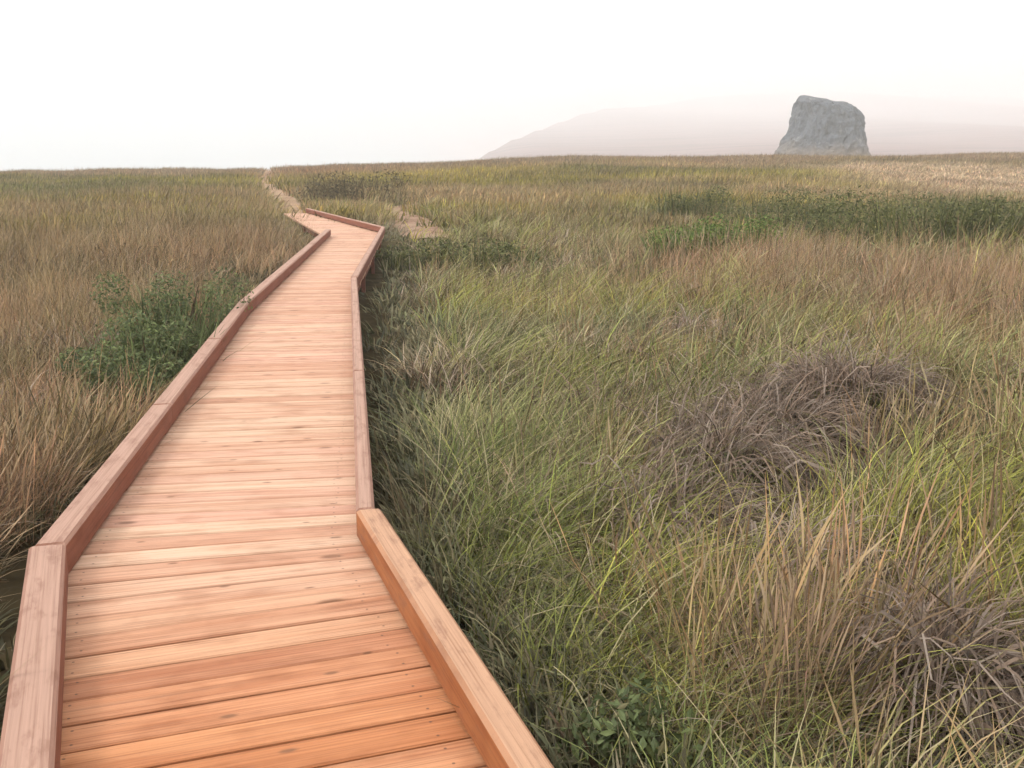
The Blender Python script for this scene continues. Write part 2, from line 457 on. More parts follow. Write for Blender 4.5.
# ------------------------------------------------------------------ grass clump meshes
def ribbons(nb, base_r, ln, width, lean, lean_dir, droop, segs=4, head=False, spread=0.5, mott=1.0, r=rng):
    """nb curved blades; returns verts, faces, rnd per vert"""
    ang = r.uniform(0, 2 * np.pi, nb); rad = base_r * np.sqrt(r.uniform(0, 1, nb))
    bx, by = rad * np.cos(ang), rad * np.sin(ang)
    l = r.uniform(ln[0], ln[1], nb); w = r.uniform(width[0], width[1], nb)
    # heading of the blade: outwards mixed with the wind
    hx = np.cos(ang) * spread + lean_dir[0] * lean + r.normal(0, 0.34, nb)
    hy = np.sin(ang) * spread + lean_dir[1] * lean + r.normal(0, 0.34, nb)
    hl = np.hypot(hx, hy) + 1e-6
    ux, uy = hx / hl, hy / hl
    th0 = np.clip(hl * 0.55 + r.normal(0, 0.10, nb), 0.0, 1.0)       # starting tilt from vertical
    dth = np.clip(r.uniform(droop[0], droop[1], nb), 0, 2.3)
    side = r.uniform(0, 2 * np.pi, nb)
    sx = -uy * 0.8 + np.cos(side) * 0.45; sy = ux * 0.8 + np.sin(side) * 0.45
    sl = np.hypot(sx, sy) + 1e-6; sx /= sl; sy /= sl
    px, py, pz = bx.copy(), by.copy(), np.full(nb, -0.03)
    V = []; tq = []
    for k in range(segs + 1):
        t = k / segs
        if head:
            wk = w * (0.6 if t < 0.7 else (2.4 if t < 0.99 else 0.3))
        else:
            wk = w * (0.8 + 0.4 * min(t * 3, 1)) * (1 - t ** 2.2 * 0.92)
        V.append(np.stack([px - sx * wk / 2, py - sy * wk / 2, pz], 1))
        V.append(np.stack([px + sx * wk / 2, py + sy * wk / 2, pz], 1))
        tq += [t, t]
        th = th0 + dth * (t + 0.5 / segs) ** 1.5
        st = l / segs
        px = px + ux * np.sin(th) * st; py = py + uy * np.sin(th) * st; pz = pz + np.cos(th) * st
        pz = np.maximum(pz, 0.015)
    V = np.stack(V, 1)                       # nb, 2(segs+1), 3
    nv = 2 * (segs + 1)
    fs = []
    for k in range(segs):
        fs.append([2 * k, 2 * k + 1, 2 * k + 3, 2 * k + 2])
    fs = np.array(fs)[None] + (np.arange(nb) * nv)[:, None, None]
    rn = np.repeat(r.uniform(0, 1, nb), nv); tt = np.tile(np.array(tq), nb)
    return V.reshape(-1, 3), fs.reshape(-1, 4), rn, tt

def join(parts):
    V = []; Fc = []; rn = []; tt = []; n = 0
    for v, f, r_, t in parts:
        V.append(v); Fc.append(f + n); rn.append(r_); tt.append(t); n += len(v)
    return np.concatenate(V), np.concatenate(Fc), np.concatenate(rn), np.concatenate(tt)

def clump_mesh(name, data, mat):
    v, f, rn, tt = data
    me = bpy.data.meshes.new(name)
    me.from_pydata(v.tolist(), [], f.tolist()); me.update()
    a = me.attributes.new('bv', 'FLOAT_COLOR', 'POINT')
    c = np.stack([rn, tt, np.zeros_like(rn), np.ones_like(rn)], 1).astype(np.float32)
    a.data.foreach_set('color', c.ravel())
    me.materials.append(mat)
    return me

def leaf_mat(name, instanced=True, base=(0.15, 0.15, 0.05), dry=(0.42, 0.33, 0.19), dryfrac=0.25, trans=0.3):
    m, nt, out = new_mat(name)
    a = N(nt, 'ShaderNodeAttribute', attribute_name='bv')
    sep = N(nt, 'ShaderNodeSeparateColor'); nt.links.new(a.outputs['Color'], sep.inputs[0])
    rv = sep.outputs[0]
    if instanced:
        t = N(nt, 'ShaderNodeAttribute', attribute_name='tint')
        col = t.outputs['Color']; rv = t.outputs['Alpha']
    else:
        rg = N(nt, 'ShaderNodeRGB'); rg.outputs[0].default_value = (*base, 1); col = rg.outputs[0]
    k = ramp(nt, math_n(nt, 'FRACT', math_n(nt, 'MULTIPLY', rv, 7.3)), [(0.0, (0.42, 0.43, 0.44)), (0.5, (0.88, 0.88, 0.88)), (0.85, (1.3, 1.28, 1.24)), (1.0, (1.75, 1.68, 1.58))])
    col = mixc(nt, 1.0, col, k, 'MULTIPLY')
    f = math_n(nt, 'MULTIPLY', math_n(nt, 'LESS_THAN', rv, dryfrac), 0.75)
    col = mixc(nt, f, col, dry)
    d = N(nt, 'ShaderNodeBsdfDiffuse'); tr = N(nt, 'ShaderNodeBsdfTranslucent')
    nt.links.new(col, d.inputs[0]); nt.links.new(col, tr.inputs[0])
    mx = N(nt, 'ShaderNodeMixShader'); mx.inputs[0].default_value = trans
    nt.links.new(d.outputs[0], mx.inputs[1]); nt.links.new(tr.outputs[0], mx.inputs[2])
    gl = N(nt, 'ShaderNodeBsdfGlossy', i_Roughness=0.45); gl.inputs[0].default_value = (0.8, 0.85, 0.9, 1)
    mx2 = N(nt, 'ShaderNodeMixShader'); mx2.inputs[0].default_value = 0.015
    nt.links.new(mx.outputs[0], mx2.inputs[1]); nt.links.new(gl.outputs[0], mx2.inputs[2])
    nt.links.new(mx2.outputs[0], out.inputs[0])
    return m

GREEN = leaf_mat('long_grass_blades', dryfrac=0.14, dry=(0.48, 0.40, 0.24), trans=0.2)
STRAW = leaf_mat('straw_blades', dryfrac=0.3, dry=(0.46, 0.34, 0.20), trans=0.2)
COVER = leaf_mat('low_leaves', dryfrac=0.14, dry=(0.30, 0.24, 0.14))
DEAD = leaf_mat('dead_litter_blades', dryfrac=0.22, dry=(0.50, 0.40, 0.30), trans=0.15)
FAR = leaf_mat('far_turf_blades', dryfrac=0.2, dry=(0.38, 0.30, 0.17))

WIND = (0.86, 0.35)
# each clump at three levels of detail: (blade share, width factor, segments taken off)
LOD = [(1.0, 1.0, 0), (0.55, 1.5, 1), (0.30, 2.4, 2)]
def blades(l, nb, br, ln, wd, *a, segs=4, **k):
    f, wf, sg = LOD[l]
    return ribbons(max(3, int(nb * f)), br, ln, (wd[0] * wf, wd[1] * wf), *a, segs=max(2, segs - sg), **k)
def v_long(i, l):
    return join([blades(l, 40, 0.13, (0.45, 1.05), (0.003, 0.0065), 0.80 + 0.2 * (i % 3), WIND, (0.8, 2.0), segs=5, spread=0.5),
        blades(l, 18, 0.16, (0.22, 0.5), (0.004, 0.007), 0.3, WIND, (0.2, 1.3), segs=4, spread=0.7)])
def v_straw(i, l):
    return join([blades(l, 22, 0.16, (0.45, 0.85), (0.002, 0.004), 0.16, WIND, (0.0, 0.45), segs=4, head=True, spread=0.22),
        blades(l, 34, 0.17, (0.22, 0.60), (0.003, 0.006), 0.25, WIND, (0.1, 1.3), segs=4, spread=0.45)])
def v_cover(i, l):
    return join([blades(l, 50, 0.20, (0.10, 0.26), (0.008, 0.020), 0.1, WIND, (0.3, 1.6), segs=3, spread=0.9),
        blades(l, 14, 0.20, (0.2, 0.45), (0.003, 0.006), 0.3, WIND, (0.2, 1.6), segs=4, spread=0.8)])
def v_dead(i, l):
    return join([blades(l, 44, 0.22, (0.25, 0.6), (0.004, 0.009), 0.5, WIND, (0.9, 2.2), segs=5, spread=0.8),
        blades(l, 10, 0.22, (0.4, 0.8), (0.003, 0.005), 0.5, WIND, (0.3, 1.2), segs=5, spread=0.5)])
def v_far(i, l):
    return join([ribbons(22, 0.7, (0.22, 0.55), (0.03, 0.06), 0.3, WIND, (0.2, 1.3), 2, spread=0.5),
        ribbons(8, 0.7, (0.35, 0.65), (0.015, 0.03), 0.2, WIND, (0.0, 0.7), 2, spread=0.3)])
def source(maker, n): return [[maker(i, l) for i in range(n)] for l in range(3)]
SRC = {'long': (source(v_long, 7), GREEN), 'straw': (source(v_straw, 7), STRAW), 'cover': (source(v_cover, 5), COVER),
       'dead': (source(v_dead, 5), DEAD), 'far': (source(v_far, 6), FAR)}

def scatter(name, src, P, rot, scl, tint):
    lods, mat = src
    D = np.hypot(P[:, 0], P[:, 1])
    lv = np.where(D < 6.5, 0, np.where(D < 15, 1, 2))
    var = rng.integers(0, len(lods[0]), len(P))
    cx, sx, cy_, sy, cz, sz = np.cos(rot[:, 0]), np.sin(rot[:, 0]), np.cos(rot[:, 1]), np.sin(rot[:, 1]), np.cos(rot[:, 2]), np.sin(rot[:, 2])
    M = np.stack([np.stack([cy_ * cz, sx * sy * cz - cx * sz, cx * sy * cz + sx * sz], 1),
                  np.stack([cy_ * sz, sx * sy * sz + cx * cz, cx * sy * sz - sx * cz], 1),
                  np.stack([-sy, sx * cy_, cx * cy_], 1)], 1) * scl[:, None, :]
    VV = []; FF = []; TT = []; n = 0
    for l in range(3):
        for v in range(len(lods[0])):
            ids = np.nonzero((lv == l) & (var == v))[0]
            if not len(ids): continue
            V, Fc, rn, tt = lods[l][v]
            W = np.einsum('nij,vj->nvi', M[ids], V) + P[ids][:, None, :]
            VV.append(W.reshape(-1, 3).astype(np.float32))
            k = len(V)
            FF.append((Fc[None] + (np.arange(len(ids)) * k)[:, None, None] + n).reshape(-1, 4).astype(np.int32)); n += k * len(ids)
            c = np.empty((len(ids), k, 4), np.float32)
            c[:, :, :3] = tint[ids][:, None, :]
            c[:, :, 3] = (rn[None] + rng.uniform(0, 1, (len(ids), 1))) % 1.0
            TT.append(c.reshape(-1, 4))
    VV = np.concatenate(VV); FF = np.concatenate(FF); TT = np.concatenate(TT)
    me = bpy.data.meshes.new(name)
    me.vertices.add(len(VV)); me.vertices.foreach_set('co', VV.ravel())
    me.loops.add(FF.size); me.loops.foreach_set('vertex_index', FF.ravel())
    me.polygons.add(len(FF)); me.polygons.foreach_set('loop_start', np.arange(0, FF.size, 4, dtype=np.int32))
    me.update(calc_edges=True)
    me.attributes.new('tint', 'FLOAT_COLOR', 'POINT').data.foreach_set('color', TT.ravel())
    print(name, len(P), 'clumps', len(FF), 'faces')
    return link_mesh(name, me, mat)

# patchy value noise on the ground
def vnoise(X, Y, s, seed, sy=None):
    r = np.random.default_rng(seed); T = r.uniform(0, 1, (256, 256))
    x = X / s + 1000.3; y = Y / (sy or s) + 1000.7
    xi = np.floor(x).astype(int); yi = np.floor(y).astype(int)
    fx = x - xi; fy = y - yi; fx = fx * fx * (3 - 2 * fx); fy = fy * fy * (3 - 2 * fy)
    g = lambda a, b: T[a % 256, b % 256]
    return (g(xi, yi) * (1 - fx) + g(xi + 1, yi) * fx) * (1 - fy) + (g(xi, yi + 1) * (1 - fx) + g(xi + 1, yi + 1) * fx) * fy
def fnoise(X, Y, s, seed, sy=None):
    return 0.55 * vnoise(X, Y, s, seed, sy) + 0.3 * vnoise(X, Y, s / 2.1, seed + 1, sy and sy / 2.1) + 0.15 * vnoise(X, Y, s / 4.3, seed + 2, sy and sy / 4.3)

cl = [((a.x + b.x) / 2, (a.y + b.y) / 2) for a, b in zip(L, Rr)]
def clear(X, Y, far=0.8):
    d, s = seg_dist(X, Y, cl)
    ok = d > 0.74
    for pts, w, lo in PATHS:
        d2, _ = seg_dist(X, Y, pts); ok &= d2 > w * far * rng.uniform(lo, 1.0, X.shape)
    return ok, d * s

def sample(n, dmin, dmax, power, half=40):
    """points in a fan in front of the camera; power sets how density falls with distance"""
    u = rng.uniform(0, 1, n)
    e = 2 - power
    D = (dmin ** e + u * (dmax ** e - dmin ** e)) ** (1 / e)
    a = np.radians(rng.uniform(-half, half, n))
    return D * np.sin(a), D * np.cos(a)

def blob(X, Y, px, py, rx, ry, z=0.15):
    c_ = at(px, py, z)
    return np.exp(-(((X - c_.x) / rx) ** 2 + ((Y - c_.y) / ry) ** 2))

def finish(name, src, nsrc, X, Y, tint, s0, s1, label, hs=None, tilt=0.12):
    n = len(X)
    Z = ground_z(X, Y)
    swirl = (vnoise(X, Y, 1.7, 303) - 0.5) * 2.0 + (vnoise(X, Y, 0.7, 304) - 0.5) * 0.8
    rot = np.stack([rng.normal(0, tilt, n), rng.normal(0, tilt, n), swirl + rng.normal(0, 0.22, n)], 1)
    s = rng.uniform(s0, s1, n); h = s * rng.uniform(0.8, 1.15, n) * (1 if hs is None else hs)
    tint = np.clip(tint * rng.uniform(0.62, 1.35, (n, 1)) * rng.uniform(0.92, 1.08, (n, 3)), 0, 0.9)
    o = scatter(name, src, np.stack([X, Y, Z], 1), rot, np.stack([s, s, h], 1), tint)
    tag(o, label, 'grass', kind='stuff')
    return o

def lerp3(a, b, f): return np.asarray(a) * (1 - f[:, None]) + np.asarray(b) * f[:, None]

# where single plants stand, so that the grass leaves room for them: place, radius
HOLES = []
def hole(px, py, z, r): 
    p = at(px, py, z); HOLES.append((p.x, p.y, r)); return p
THATCHES = [(855, 410, 0.48, 0.56, 'largest mauve brown dead tussock, below the reddish dry grass on the right', 1, 800),
 (788, 436, 0.42, 0.54, 'mauve brown dead tussock overlapping the largest one on its left', 2, 560),
 (730, 474, 0.44, 0.62, 'brown dead tussock leaning over the middle of the long green grass', 3, 520),
 (686, 518, 0.34, 0.54, 'small brown dead tussock at the lower left end of the row of tussocks', 4, 340),
 (955, 684, 0.28, 0.52, 'purple brown dead tussock in the near right corner', 5, 760),
 (815, 575, 0.30, 0.46, 'dull brown dead tussock behind the tall pinkish stalks', 6, 360),
 (696, 330, 0.30, 0.40, 'small bleached pinkish dead tussock among green grass halfway to the shrubs', 7, 200)]
for t_ in THATCHES: hole(t_[0], t_[1], 0.2, t_[2] * (1.05 if 3 <= t_[5] <= 4 else 0.85))
HOLES.append((at(945, 730, 0.1).x, at(945, 730, 0.1).y, 0.26))
BUSHES = [(158, 386, 0.46, 0.70, 'largest fresh green bush crowding the left kerb of the boardwalk', 1),
 (124, 404, 0.40, 0.45, 'low green bush outermost from the left kerb, in front of the dry grass', 2),
 (184, 345, 0.52, 0.74, 'fresh green bush behind the largest one along the left kerb', 3)]
HOLES.append((*at(788, 775, 0)[:2], 0.16))
for t_ in BUSHES: hole(t_[0], t_[1], 0.0, t_[2] * 0.75)
SHRUBS = [
    (692, 221, 1.15, 1.15, 'rounded dark green shrub at the left end of the shrub band'),
    (792, 228, 1.7, 1.15, 'wide dark green shrub straight below the foggy sea stack'),
    (862, 242, 1.4, 0.95, 'low dark green shrub below the right edge of the sea stack'),
    (930, 256, 1.5, 1.15, 'dark green shrub standing behind the reddish dry grass'),
    (1003, 256, 1.3, 1.15, 'dark green shrub cut off by the right edge of the photo'),
    (955, 224, 1.9, 1.0, 'dark green shrub in the rear of the band, below the pale field'),
    (728, 254, 0.85, 0.75, 'small bright green shrub in front of the band, among tan stalks'),
    (690, 262, 0.75, 0.65, 'small bright yellow-green shrub nearest the long green grass')]
for t_ in SHRUBS: hole(t_[0], t_[1], 0.1, t_[2] * 0.45)
OTHERS = [(362, 205, 2.6, 1.35, 'brownish green shrub between the boardwalk bend and the sandy path', 40, (3600, 0.10)),
 (490, 262, 1.1, 0.62, 'dark green shrub right of the boardwalk bend behind the long grass', 42, (1600, 0.075)),
 (412, 258, 0.6, 0.40, 'low dark shrub pressed against the right kerb before the bend', 43, (1200, 0.06))]
for t_ in OTHERS: hole(t_[0], t_[1], 0.1, t_[2] * 0.5)
def roomy(X, Y, f=1.0):
    ok = np.ones(X.shape, bool)
    for x, y, r_ in HOLES: ok &= (X - x) ** 2 + ((Y - y) * 0.75 + 0.10) ** 2 > (r_ * f) ** 2
    return ok

# --- near and middle field
def field(n, dmin, dmax, power, half): 
    X, Y = sample(n, dmin, dmax, power, half)
    ok, s = clear(X, Y)
    ok &= roomy(X, Y)
    return X[ok], Y[ok], s[ok]

OLIVE, YELLOW, LIGHT = (0.180, 0.198, 0.054), (0.290, 0.275, 0.052), (0.36, 0.345, 0.16)
TAN, RED, GREY = (0.36, 0.245, 0.125), (0.36, 0.215, 0.125), (0.145, 0.145, 0.082)
DARK = (0.085, 0.098, 0.04)

# long green grass, right of the boardwalk
X, Y, s = field(15000, 1.75, 46, 1.0, 44)
pt = fnoise(X, Y, 2.6, 11)
keep = (s > 0.74 + 0.55 * np.clip((Y - 2) / 8, 0.3, 1)) & (pt > 0.36)
dryr = blob(X, Y, 960, 300, 3.2, 4.0) + blob(X, Y, 720, 255, 2.0, 2.5)
keep &= rng.uniform(0, 1, len(X)) > np.clip(dryr, 0, 0.85)
nearm = 1 - sstep(2.4, 3.4, Y)
keep &= rng.uniform(0, 1, len(X)) > nearm * 0.6
X, Y, s = X[keep], Y[keep], s[keep]
t = lerp3(OLIVE, YELLOW, np.clip(fnoise(X, Y, 1.7, 21) * 2.4 - 0.75, 0, 1))
t = lerp3(t, LIGHT, np.clip(fnoise(X, Y, 1.1, 31) * 2.6 - 1.15, 0, 0.85))
t = lerp3(t, GREY, np.clip(fnoise(X, Y, 2.2, 41) * 3 - 1.5, 0, 0.8))
finish('green_grass', SRC['long'], 6, X, Y, t, 0.70, 1.1, 'long olive green grass bent over by the wind right of the boardwalk',
       hs=0.72 * (0.75 + 0.5 * fnoise(X, Y, 1.9, 51)))

# straw-coloured grass: all over the left, patches on the right
X, Y, s = field(20000, 1.5, 50, 1.0, 44)
left = s < -0.80 - 0.42 * (1 - sstep(3.5, 6.5, Y))
g1 = blob(X, Y, 175, 345, 0.75, 1.5) + blob(X, Y, 225, 280, 0.6, 1.3)
keep_l = left & (rng.uniform(0, 1, len(X)) > np.clip(g1 * 1.3, 0, 0.97))
pt = fnoise(X, Y, 2.4, 61)
pr = np.clip(blob(X, Y, 960, 300, 3.4, 4.5) + 0.8 * blob(X, Y, 720, 255, 2.2, 3.0) + 0.5 * sstep(12, 18, Y) * (pt > 0.5) + 0.5 * blob(X, Y, 800, 640, 0.45, 0.5) + 0.17, 0, 1)
keep_r = (s > 1.3) & (rng.uniform(0, 1, len(X)) < pr * 0.8)
k = keep_l | keep_r
X, Y, s = X[k], Y[k], s[k]
t = lerp3(TAN, RED, np.clip(fnoise(X, Y, 1.8, 71) * 2.2 - 0.6, 0, 1))
t = lerp3(t, (0.20, 0.165, 0.075), np.clip(fnoise(X, Y, 1.3, 81) * 2.6 - 0.95, 0, 0.9))
t = lerp3(t, RED, np.clip(sstep(2, 4, X) * 0.7, 0, 1))
finish('straw_grass', SRC['straw'], 6, X, Y, t, 0.75, 1.15, 'dry tan grass with thin seed stalks',
       hs=np.where(s < 0, 0.62 + 0.2 * np.clip((-s - 0.8) / 1.5, 0, 1), 0.8))

# low leafy cover under the grass and along the kerbs
X, Y, s = field(12000, 1.4, 40, 1.15, 46)
near_k = (s > 0.76) & (s < 1.9)
prob = np.where(s > 0, np.where(near_k, 1.3, 0.5), 0.40) + nearm.mean() * 0
k = rng.uniform(0, 1, len(X)) < prob
X, Y, s = X[k], Y[k], s[k]
t = lerp3(DARK, GREY, np.clip(fnoise(X, Y, 0.9, 91) * 2.4 - 0.7, 0, 1))
t = lerp3(t, (0.16, 0.115, 0.075), np.clip(fnoise(X, Y, 0.8, 101) * 2.8 - 1.25, 0, 0.9))
t = np.where(near_k[k][:, None], lerp3(t, (0.24, 0.225, 0.13), np.full(len(X), 0.65)), t)
t = np.where((s < 0)[:, None], lerp3(t, (0.15, 0.115, 0.06), np.full(len(X), 0.5)), t)
finish('ground_cover', SRC['cover'], 5, X, Y, t, 0.7, 1.2, 'low dark leafy growth close to the ground', hs=np.where(s > 0, 1.0, 0.8))

# brown dead litter in patches
X, Y, s = field(9000, 1.6, 30, 1.15, 45)
pt = fnoise(X, Y, 1.5, 131)
k = np.where(s > 0, pt > 0.56, pt > 0.60) & (np.abs(s) > 1.05 + 0.35 * (1 - sstep(3.5, 6.5, Y)))
k |= (s > 1.4) & (Y < 3.3) & (rng.uniform(0, 1, len(X)) < 0.35)
X, Y, s = X[k], Y[k], s[k]
t = lerp3((0.16, 0.11, 0.06), (0.21, 0.145, 0.11), np.clip(fnoise(X, Y, 1.2, 141) * 2.4 - 0.7, 0, 1))
t = lerp3(t, (0.36, 0.29, 0.18), np.clip(fnoise(X, Y, 0.8, 151) * 2.8 - 1.3, 0, 0.9))
finish('dead_litter', SRC['dead'], 5, X, Y, t, 0.7, 1.1, 'brown dead grass lying in patches among the green', hs=0.85)

# --- far plain
X, Y = sample(42000, 26, 125, 0.9, 36)
ok, s = clear(X, Y, 1.35); ok &= roomy(X, Y); X, Y, s = X[ok], Y[ok], s[ok]
b1 = fnoise(X, Y, 16, 111, 7); b2 = fnoise(X, Y, 10, 121, 5)
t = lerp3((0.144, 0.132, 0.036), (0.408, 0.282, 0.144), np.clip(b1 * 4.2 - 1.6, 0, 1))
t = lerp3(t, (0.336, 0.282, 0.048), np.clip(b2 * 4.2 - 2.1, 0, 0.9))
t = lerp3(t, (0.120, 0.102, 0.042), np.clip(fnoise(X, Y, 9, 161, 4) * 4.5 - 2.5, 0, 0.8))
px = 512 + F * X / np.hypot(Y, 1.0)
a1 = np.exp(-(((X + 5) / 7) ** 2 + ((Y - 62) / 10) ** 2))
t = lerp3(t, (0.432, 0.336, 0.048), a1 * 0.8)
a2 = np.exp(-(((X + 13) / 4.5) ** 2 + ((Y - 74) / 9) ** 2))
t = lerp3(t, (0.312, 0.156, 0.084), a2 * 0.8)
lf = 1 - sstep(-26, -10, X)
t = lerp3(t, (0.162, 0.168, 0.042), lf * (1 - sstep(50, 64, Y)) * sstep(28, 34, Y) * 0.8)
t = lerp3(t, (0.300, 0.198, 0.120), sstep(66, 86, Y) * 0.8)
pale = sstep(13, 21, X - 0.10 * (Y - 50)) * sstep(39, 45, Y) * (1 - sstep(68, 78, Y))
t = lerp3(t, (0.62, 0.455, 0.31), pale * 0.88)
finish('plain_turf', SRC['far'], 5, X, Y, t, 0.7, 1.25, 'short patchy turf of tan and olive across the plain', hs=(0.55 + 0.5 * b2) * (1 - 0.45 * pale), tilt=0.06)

# ------------------------------------------------------------------ shrubs, tussocks and stalks as single things
def leaf_cloud(nl, rx, ry, h, size, seed, lumps=7):
    r = np.random.default_rng(seed)
    cx = r.normal(0, 0.42, lumps) * rx; cy = r.normal(0, 0.42, lumps) * ry
    cz = r.uniform(0.25, 0.72, lumps) * h; cr = r.uniform(0.28, 0.5, lumps)
    k = r.integers(0, lumps, nl)
    d = r.normal(0, 1, (nl, 3)); d /= np.linalg.norm(d, axis=1)[:, None]
    rad = r.uniform(0.35, 1, nl) ** 0.5
    P = np.stack([cx[k] + d[:, 0] * cr[k] * rx * rad, cy[k] + d[:, 1] * cr[k] * ry * rad, np.abs(cz[k] + d[:, 2] * cr[k] * h * 0.8 * rad) + 0.01], 1)
    nrm = d + r.normal(0, 0.6, (nl, 3)) + np.array([0, 0, 0.5]); nrm /= np.linalg.norm(nrm, axis=1)[:, None]
    a = np.cross(nrm, r.normal(0, 1, (nl, 3))); a /= np.linalg.norm(a, axis=1)[:, None]
    b = np.cross(nrm, a)
    L_ = size * r.uniform(0.35, 1.5, nl)[:, None]; W = L_ * 0.42
    q = np.stack([P - a * L_ / 2, P + b * W / 2, P + a * L_ / 2 + nrm * L_ * 0.1, P - b * W / 2], 1)
    f = np.arange(nl * 4).reshape(nl, 4)
    return q.reshape(-1, 3), f, np.repeat(r.uniform(0, 1, nl), 4), np.tile([0, .5, 1, .5], nl)

STEM, nt, out = new_mat('woody_stem')
bs = N(nt, 'ShaderNodeBsdfDiffuse'); bs.inputs[0].default_value = (0.13, 0.09, 0.06, 1); nt.links.new(bs.outputs[0], out.inputs[0])
_lm = {}
def LM(key, base, dry=(0.28, 0.24, 0.12), fr=0.1):
    if key not in _lm: _lm[key] = leaf_mat(key, False, base, dry, fr)
    return _lm[key]
SH_GREEN = LM('fresh_green_leaf', (0.145, 0.180, 0.075), fr=0.05)
SH_DARK = LM('dark_shrub_leaf', (0.130, 0.138, 0.050), fr=0.06)
SH_BRIGHT = LM('bright_shrub_leaf', (0.13, 0.19, 0.045), fr=0.04)
SH_BROWN = LM('brown_shrub_leaf', (0.115, 0.088, 0.042), fr=0.25)
THATCH = LM('mauve_dead_thatch', (0.215, 0.155, 0.115), (0.40, 0.32, 0.26), 0.2)
STALK = LM('pinkish_dry_stalk', (0.40, 0.275, 0.185), (0.44, 0.33, 0.21), 0.25)
PALE = LM('bleached_dead_leaf', (0.32, 0.235, 0.19), (0.55, 0.46, 0.40), 0.25)

def shrub(name, p, rx, ry, h, nl, size, mat, label, group, seed, cat='shrub'):
    e = empty(name, (p.x, p.y, gz(p.x, p.y))); tag(e, label, cat, group)
    link_mesh('foliage', clump_mesh('foliage', leaf_cloud(nl, rx, ry, h, size, seed), mat), None, e)
    r = np.random.default_rng(seed + 500)
    if cat != 'plant':
        wd = 0.008 if cat == 'bush' else 0.014
        link_mesh('shoots', clump_mesh('shoots', ribbons(170 if cat == 'bush' else 260, 0.85 * rx, (0.5 * h, 1.05 * h), (wd, 2 * wd), 0.1, WIND, (0.1, 0.9), 4, spread=0.3, r=r), mat), None, e)
    me = clump_mesh('stems', ribbons(14, 0.2 * rx, (0.6 * h, 0.95 * h), (0.012, 0.02), 0.0, WIND, (0.1, 0.5), 4, spread=0.9, r=r), STEM)
    link_mesh('stems', me, None, e)
    return e

G1 = 'green bushes beside the left kerb'
for px, py, rx, h, lab, sd in BUSHES:
    shrub('green_bush', at(px, py, 0.0), rx, rx * 1.3, h, 4200, 0.036, SH_GREEN, lab, G1, sd, 'bush')
G2 = 'dark green shrubs in a band across the right of the plain'
for i, (px, py, rx, h, lab) in enumerate(SHRUBS):
    shrub('shrub', at(px, py, 0.1), rx, rx * 0.9, h, 3600, 0.06, SH_BRIGHT if 'bright' in lab else SH_DARK, lab, G2, 20 + i)
for px, py, rx, h, lab, sd, (nl, sz) in OTHERS:
    shrub('shrub', at(px, py, 0.1), rx, rx * 0.9, h, nl, sz, SH_BROWN if 'brown' in lab else SH_DARK, lab, None, sd)
shrub('shrub', at(600, 748, 0.1), 0.26, 0.2, 0.30, 600, 0.04, SH_GREEN, 'small leafy green plant beside the near right kerb', None, 44, 'plant')

def thatch(px, py, r0, h, lab, seed, n=420, mat=None, z=0.35):
    p = at(px, py, z); r = np.random.default_rng(seed)
    data = join([ribbons(n, r0, (0.3, 0.7), (0.004, 0.009), 0.45, WIND, (1.2, 2.3), 6, spread=0.8, r=r),
                 ribbons(n // 7, r0 * 0.8, (0.4, 0.85), (0.003, 0.007), 0.7, WIND, (0.8, 1.9), 6, spread=0.4, r=r)])
    v = data[0]; sc = h / 0.42
    q = np.clip(1 - (v[:, 0] ** 2 + v[:, 1] ** 2) / (r0 * 1.25) ** 2, 0, 1)
    v[:, 2] = v[:, 2] * sc * 0.62 + 0.5 * h * np.sqrt(q)
    o = link_mesh('dead_grass_tussock', clump_mesh('dead_grass_tussock', data, mat or THATCH), None, None, (p.x, p.y, gz(p.x, p.y)))
    o.rotation_euler = (0, 0, random.uniform(-0.3, 0.3))
    return tag(o, lab, 'tussock', 'matted dead grass tussocks on the right')
for px, py, r0, h, lab, sd, n in THATCHES:
    thatch(px, py, r0, h, lab, sd, n, PALE if 'bleached' in lab else None, 0.2)

def stalks(px, py, n, r0, ht, lab, seed, z=0.0, grp='tall dry stalk clumps'):
    p = at(px, py, z); r = np.random.default_rng(seed)
    data = join([ribbons(n, r0, (ht * 0.65, ht), (0.002, 0.0036), 0.08, WIND, (0.0, 0.35), 5, head=True, spread=0.12, r=r),
                 ribbons(n // 2, r0, (ht * 0.3, ht * 0.6), (0.003, 0.005), 0.2, WIND, (0.2, 1.3), 4, spread=0.4, r=r)])
    o = link_mesh('dry_stalk_clump', clump_mesh('dry_stalk_clump', data, STALK), None, None, (p.x, p.y, gz(p.x, p.y)))
    return tag(o, lab, 'dry stalks', grp)
stalks(785, 768, 85, 0.10, 0.72, 'tall upright pinkish stalks nearest the viewer, beside the purple brown tussock', 1)
stalks(850, 690, 60, 0.15, 0.66, 'thin pinkish stalks just behind the nearest upright clump', 2)
stalks(912, 395, 40, 0.22, 0.75, 'upright dry stalks at the right flank of the largest dead tussock', 3)
stalks(1000, 350, 70, 0.5, 0.85, 'reddish tan stalks at the right edge in front of the shrubs', 4)
stalks(905, 330, 70, 0.5, 0.85, 'reddish tan stalks below the right half of the shrub band', 5)
stalks(810, 310, 60, 0.5, 0.8, 'tan stalks below the wide shrub in the shrub band', 6)
stalks(700, 285, 60, 0.5, 0.8, 'tan stalks in front of the small bright green shrubs', 7)

